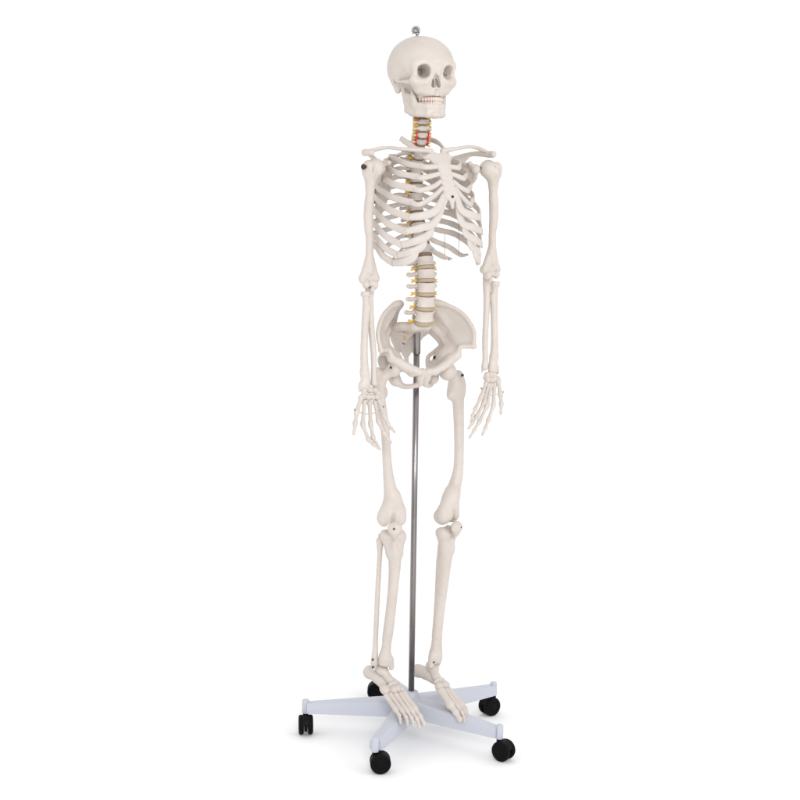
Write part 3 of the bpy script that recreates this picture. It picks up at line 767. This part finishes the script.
obj('pubic_disc', sweep([bod(0, -.056, .960), bod(0, -.050, .942), bod(0, -.040, .925)], [(.004, .008), (.0045, .009), (.0035, .007)], [LX] * 3, 14), CART, sk)
s = Sculpt(.0016)
cl = [(0, -.028, 1.022), (0, .004, 1.008), (0, .028, .988), (0, .043, .966), (0, .048, .946)]
wd = [.026, .021, .017, .014, .011]
for k in range(4):
    for q in (-1, 0, 1):
        s.cone(pel(q * wd[k] * .6, *cl[k][1:]), pel(q * wd[k + 1] * .6, *cl[k + 1][1:]), wd[k] * .5, wd[k + 1] * .5, .008)
for q in (-1, 1):
    s.chain([(pel(q * .020, -.018, 1.020), .012), (pel(q * .042, .010, 1.018), .012), (pel(q * .048, .040, 1.005), .010)], .010)
    s.chain([(pel(q * .046, .034, 1.004), .010), (pel(q * .034, .050, .982), .008), (pel(q * .020, .056, .952), .006)], .010)
    s.plate([pel(q * .044, .030, 1.010), pel(q * .014, .010, .995), pel(q * .012, .044, .966), pel(q * .034, .050, .982)], .006, .008)
    for k in range(3):
        c = np.array(cl[k]) * .45 + np.array(cl[k + 1]) * .55
        s.ball(pel(q * (.023 - .004 * k), c[1] - .004, c[2]), .0046, .003, 'sub')
s.chain([(pel(0, .049, .946), .008), (pel(0, .048, .934), .006), (pel(0, .042, .924), .004)], .004)
s.chain([(pel(0, .030, 1.02), .006), (pel(0, .058, .985), .006), (pel(0, .060, .955), .005)], .01)
sac = obj('sacrum', s.mesh(.00025, 17), BONE, sk)
for q in (-1,):
    for k in range(2):
        c = np.array(cl[k]) * .45 + np.array(cl[k + 1]) * .55
        a = pel(q * (.022 - .004 * k), c[1] - .002, c[2])
        obj('nerve_root', sweep(spline([a, a + bod(q * .003, -.004, -.003), a + bod(q * .008, -.006, -.009)], 5), np.linspace(.0034, .0022, 11).tolist(), n=8), NERVE, sac)

# ------------------------------------------------------------------ hands
def long_bone(s, a, b, r0, rm, r1, k=.002):                # a small bone with knobbed ends
    a, b = np.asarray(a), np.asarray(b)
    s.chain([(a, r0), (a + (b - a) * .22, rm * 1.05), (a + (b - a) * .55, rm), (a + (b - a) * .82, rm * 1.1), (b, r1)], k)
def finger(name, chain, radii, parent, kn=1.25, sh=.84):
    s = Sculpt(.0011); o0 = None
    for n_, (a, b) in enumerate(zip(chain[:-1], chain[1:])):
        L = dist(a, b); u = unit(np.asarray(b) - np.asarray(a))
        r = radii[n_]; g = min(.0034, L * .12)
        if n_ == len(chain) - 2: long_bone(s, a + u * g, b, r * kn, r * sh, r * .80, .002)
        else: long_bone(s, a + u * g, b - u * g * .8, r * kn, r * sh, r * kn, .002)
    return obj(name, s.mesh(.0002, n_), BONE, parent)
hands = {
 -1: dict(wr=(368, 388.5), yw=-.080,
     f=[[((361.5, 396.5), -.088), ((356.6, 412.5), -.100), ((355.2, 424), -.106), ((353.8, 434), -.110)],
        [((364.5, 400.5), -.084), ((362.6, 425), -.100), ((368.6, 440), -.118), ((373.5, 444.5), -.128), ((378.5, 448.5), -.136)],
        [((369.5, 401.5), -.082), ((370.6, 424.5), -.104), ((373.2, 438), -.118), ((376.5, 444.2), -.126), ((380.0, 449.5), -.132)],
        [((374.8, 401.5), -.084), ((378.6, 421.5), -.112), ((384.2, 433.5), -.126), ((388.2, 439.0), -.134), ((391.3, 442.5), -.140)],
        [((378.6, 399.5), -.086), ((383.8, 416.0), -.114), ((388.2, 424.5), -.124), ((391.2, 428.4), -.130), ((394.6, 432), -.136)]],
     rows=[[(364, 390.5), (369.5, 390), (375, 390.5), (377.5, 393)], [(363.2, 396.2), (367.6, 397), (372.2, 397.2), (376.8, 397.2)]]),
 1: dict(wr=(491, 372), yw=-.090,
     f=[[((498.3, 380.0), -.098), ((500.6, 394.5), -.112), ((501.4, 404.5), -.118), ((500.9, 413.5), -.122)],
        [((494.6, 383), -.094), ((493.4, 405.5), -.118), ((488.2, 420.5), -.136), ((485.2, 428.3), -.146), ((482.3, 435.0), -.150)],
        [((491.6, 384), -.092), ((487.0, 406.0), -.118), ((479.2, 422.0), -.138), ((474.0, 430.5), -.148), ((469.6, 437.8), -.152)],
        [((488.8, 383.5), -.092), ((484.0, 402.5), -.114), ((476.6, 416.5), -.130), ((472.2, 423.2), -.138), ((468.6, 428.4), -.142)],
        [((486.4, 382), -.092), ((480.6, 397.5), -.112), ((475.0, 409.5), -.124), ((472.4, 415.6), -.130), ((471.0, 421.0), -.134)]],
     rows=[[(487.2, 375), (490.4, 374.4), (494, 374.8), (486.4, 378)], [(488.0, 379.6), (491.0, 380.0), (494.2, 379.6), (497.2, 379)]])}
for side, hd in hands.items():
    s = Sculpt(.0012)
    for r_, row in enumerate(hd['rows']):
        for n_, q in enumerate(row):
            c = at(*q, hd['yw'] - .004 * r_ + (.003 if n_ % 2 else 0))
            s.ball(c, (.0078 + .0010 * (n_ % 2), .0085, .0084), .0020)
    ho = obj('hand', s.mesh(.00025, 19 + side), BONE, sk)
    for n_, ch in enumerate(hd['f']):
        rad = [.0052, .0049, .0043, .0036] if n_ else [.0058, .0053, .0044]
        if n_ == 4: rad = [r * .9 for r in rad]
        pts = [at(*q, y) for q, y in ch]
        finger('finger', pts, rad, ho)
    # wire that threads the knuckles
    kn = [at(*hd['f'][n_][0][0], hd['f'][n_][0][1]) * (.45 if n_ else .1) + at(*hd['f'][n_][1][0], hd['f'][n_][1][1]) * (.55 if n_ else .9) for n_ in range(5)]
    e0, e1 = kn[0] + unit(kn[0] - kn[1]) * .006, kn[-1] + unit(kn[-1] - kn[-2]) * .006
    wp = [e0] + kn + [e1]
    obj('hand_wire', join(sweep(wp, [.0007] * 7, n=6), lathe([(0, 0), (.0022, 0), (.0022, .003), (0, .003)], 10, e0, unit(e0 - kn[0])), lathe([(0, 0), (.0022, 0), (.0022, .003), (0, .003)], 10, e1, unit(e1 - kn[-1]))), WIRE, ho)

# ------------------------------------------------------------------ feet: x lateral, y back, z up in the foot's own frame
def foot(side, an, toe_px, roll, L=.185):
    toe = onray(*toe_px, an, L)
    fw = unit(toe - an)
    lat0 = LX * side
    upv = np.cross(fw, lat0); upv = upv if upv[2] > 0 else -upv
    upv = unit(upv); lat = np.cross(upv, fw) * (1 if np.cross(upv, fw) @ lat0 > 0 else -1)
    c_, s_ = math.cos(roll), math.sin(roll); lat, upv = lat * c_ - upv * s_, upv * c_ + lat * s_
    Fp = lambda x, y, z: an + lat * x - fw * y + upv * z
    s = Sculpt(.0014); b = s.ball
    Rm = np.stack([lat, -fw, upv], 1)
    s.ball(Fp(0, .004, -.008), (.0165, .0205, .0130), .004, rot=Rm)                 # talus
    s.chain([(Fp(-.004, -.012, -.012), .0105), (Fp(-.007, -.030, -.016), .0115)], .004)
    s.ball(Fp(-.008, -.045, -.018), (.0180, .0080, .0135), .002, rot=Rm)           # navicular
    s.ball(Fp(.015, -.046, -.028), (.0130, .0175, .0120), .002, rot=Rm)            # cuboid
    for x, z, w in ((-.021, -.021, .0092), (-.008, -.016, .0072), (.003, -.018, .0072)):
        s.ball(Fp(x, -.0620, z), (w * 1.12, .0120, .0115), .002, rot=Rm)                  # cuneiforms
    fo = obj('foot', s.mesh(.00025, 23), BONE, sk)
    s = Sculpt(.0016)
    s.chain([(Fp(.006, -.028, -.030), .0115), (Fp(.003, .004, -.033), .0165), (Fp(.001, .026, -.040), .0168), (Fp(0, .041, -.048), .0178)]
            , .008)
    obj('heel_bone', s.mesh(.00025, 24), BONE, fo)
    spec = [(-.022, -.074, -.024, -.030, -.128, -.030, .0072, (.026, .022)), (-.009, -.076, -.019, -.0135, -.138, -.027, .0046, (.022, .010, .009)),
            (.003, -.074, -.020, .000, -.134, -.027, .0044, (.020, .009, .008)), (.013, -.066, -.025, .0125, -.128, -.029, .0043, (.018, .008, .008)), (.022, -.062, -.030, .026, -.118, -.032, .0044, (.016, .007, .007))]
    for x0, y0, z0, x1, y1, z1, r, ph in spec:
        x1 = x0 + (x1 - x0) * .6; ch = [Fp(x0, y0, z0), Fp(x1, y1, z1)]; y, x, z = y1, x1, z1
        for n_, l in enumerate(ph):
            y -= l; z -= .002 + .003 * n_; x += (x1 - x0) * .12; ch.append(Fp(x, y, z))
        finger('toe', ch, [r * 1.38, r * 1.10, r * .92, r * .80], fo, 1.16, .98)
    return fo
for side, tp, rl in ((-1, (422.5, 718.0), -.14), (1, (476.5, 710.5), .30)):
    foot(side, J[side]['an'] + np.array([0, 0, -.012]), tp, rl)

# ------------------------------------------------------------------ rolling stand
BR, BYAW = .2741, 3.127
HUBZ = .108
for k in range(5):
    a = BYAW + math.radians(72) * k
    d = np.array([math.cos(a), math.sin(a), 0]); n = np.array([-d[1], d[0], 0]); up = np.array([0, 0, 1])
    # tapered arm with rounded shoulders, lathed end socket
    us = np.linspace(.020, BR - .004, 9); P, Q = [], []
    for u in us:
        f = (u - .02) / (BR - .024)
        zt = .100 - .018 * f; hb = .046 - .020 * f; wt = .0235 - .0110 * f; wb = .0275 - .0120 * f
        prof = [(-wb, -hb), (-wb, -hb + .003), (-wt - .002, -.006), (-wt + .001, -.0015), (-wt + .005, 0), (wt - .005, 0), (wt - .001, -.0015), (wt + .002, -.006), (wb, -hb + .003), (wb, -hb)]
        P.append([d * u + n * x + up * (zt + z) for x, z in prof])
    m = len(P[0]); V = [v for r in P for v in r]; Fc = []
    for i in range(len(us) - 1):
        for q in range(m):
            Fc.append((i * m + q, (i + 1) * m + q, (i + 1) * m + (q + 1) % m, i * m + (q + 1) % m))
    Fc += [tuple(range(m)), tuple(range((len(us) - 1) * m, len(us) * m))[::-1]]
    e = d * BR
    socket = lathe([(0, .053), (.0090, .053), (.0094, .055), (.0094, .084), (.0088, .0872), (.0068, .0888), (0, .0892)], 28, e)
    arm = obj('base_arm', (np.array(V), Fc), PAINT, st, sharp=40)
    obj('caster_socket', socket, PAINT, arm, sharp=40)
    # caster
    sw = math.radians([-84, 4, -38, 215, 180][k])
    f2 = np.array([math.cos(sw), math.sin(sw), 0]); g2 = np.array([-f2[1], f2[0], 0])
    wc = e + f2 * .013 + up * .0258
    hood = []
    for j in range(9):
        an = math.radians(-25 + 190 * j / 8)
        hood.append(wc + f2 * (-math.cos(an) * .0215) + up * (math.sin(an) * .0228))
    body = join(sweep(hood, [(.0175, .0028)] * 9, [g2] * 9, 14, 3.5), lathe([(0, .034), (.0072, .034), (.0072, .0535), (0, .0535)], 20, e),
                sweep([wc - g2 * .004, wc + g2 * .004], [(.0185, .0185)] * 2, [up] * 2, 20))
    co = obj('caster', body, BLACK, st, sharp=40)
    for q in (-1, 1):
        w0 = wc + g2 * q * .0055
        obj('wheel', lathe([(0, 0), (.0205, 0), (.0243, .0015), (.0255, .0045), (.0255, .0085), (.0242, .0118), (.0205, .0130), (.0188, .0112), (.0115, .0108), (.0088, .0128), (0, .0130)], 32, w0, g2 * q), TYRE, co, sharp=45)
hub = lathe([(0, .050), (.036, .050), (.040, .054), (.038, .090), (.034, .0985), (.027, .1015), (.0215, .1025), (.0200, .1065), (.0190, .112), (.0170, .116), (.0115, .1175), (0, .1178)], 48)
obj('hub', hub, PAINT, st, sharp=50)
PT = mid(417.0, 327)
PB = mid(411.6, 689); PB = np.array([PB[0] * .3, PB[1] * .3, .112])
pd = unit(PT - PB)
pole = obj('pole', sweep([PB, PB + pd * .42, PT], [.0076] * 3, n=28), CHROME, st)
L_ = dist(PT, PB)
obj('pole_sleeve', join(lathe([(0, L_ - .068), (.0088, L_ - .068), (.0095, L_ - .066), (.0095, L_ + .004), (0, L_ + .004)], 28, PB, pd),), CHROME, pole, sharp=40)

# ------------------------------------------------------------------ studio sweep
pts = [(-4.2, 0)] + [(y, 0) for y in np.linspace(-3.5, 1.6, 6)]
for a in np.linspace(0, math.pi / 2, 14)[1:]: pts.append((1.6 + 1.6 * math.sin(a), 1.6 - 1.6 * math.cos(a)))
pts.append((3.2, 4.0))
V, Fc = [], []
for x in (-5, 5):
    for y, z in pts: V.append((x, y, z))
m = len(pts)
for i in range(m - 1): Fc.append((i, m + i, m + i + 1, i + 1))
fl_ = obj('studio_floor', (np.array(V), Fc), SWEEP_M); fl_['kind'] = 'structure'; fl_['label'] = 'seamless white studio paper floor curving up behind the stand'

# ------------------------------------------------------------------ light
w = bpy.data.worlds.new('World'); bpy.context.scene.world = w; w.use_nodes = True
bg = w.node_tree.nodes['Background']; bg.inputs[0].default_value = (1, 1, 1, 1); bg.inputs[1].default_value = 1.03
def area(name, loc, tgt, size, power, col=(1, 1, 1), sy=None):
    l = bpy.data.lights.new(name, 'AREA'); l.energy = power; l.size = size; l.color = col
    if sy: l.shape = 'RECTANGLE'; l.size_y = sy
    o = bpy.data.objects.new(name, l); C.objects.link(o); o.location = loc
    o.rotation_euler = (Vector(tgt) - Vector(loc)).to_track_quat('-Z', 'Y').to_euler(); return o
area('front_softbox', (.5, -4.3, 2.3), (0, 0, 1.0), 1.0, 62)
area('side_softbox', (2.6, -1.6, 1.8), (0, 0, 1.0), 1.0, 9)

cam = bpy.data.cameras.new('camera'); co_ = bpy.data.objects.new('camera', cam); C.objects.link(co_)
cam.sensor_width = 36; cam.lens = 36 * CF / 800; cam.clip_start = .05; cam.clip_end = 200
M = Matrix.Identity(4)
for i in range(3): M[i][0], M[i][1], M[i][2], M[i][3] = RA[i], UA[i], -F0[i], EYE[i]
co_.matrix_world = M
sc = bpy.context.scene; sc.camera = co_
sc.view_settings.view_transform = 'Standard'; sc.view_settings.look = 'None'; sc.view_settings.exposure = 0; sc.view_settings.gamma = 1
sc.render.engine = 'CYCLES'; sc.cycles.use_denoising = True; sc.cycles.max_bounces = 8; sc.cycles.diffuse_bounces = 5
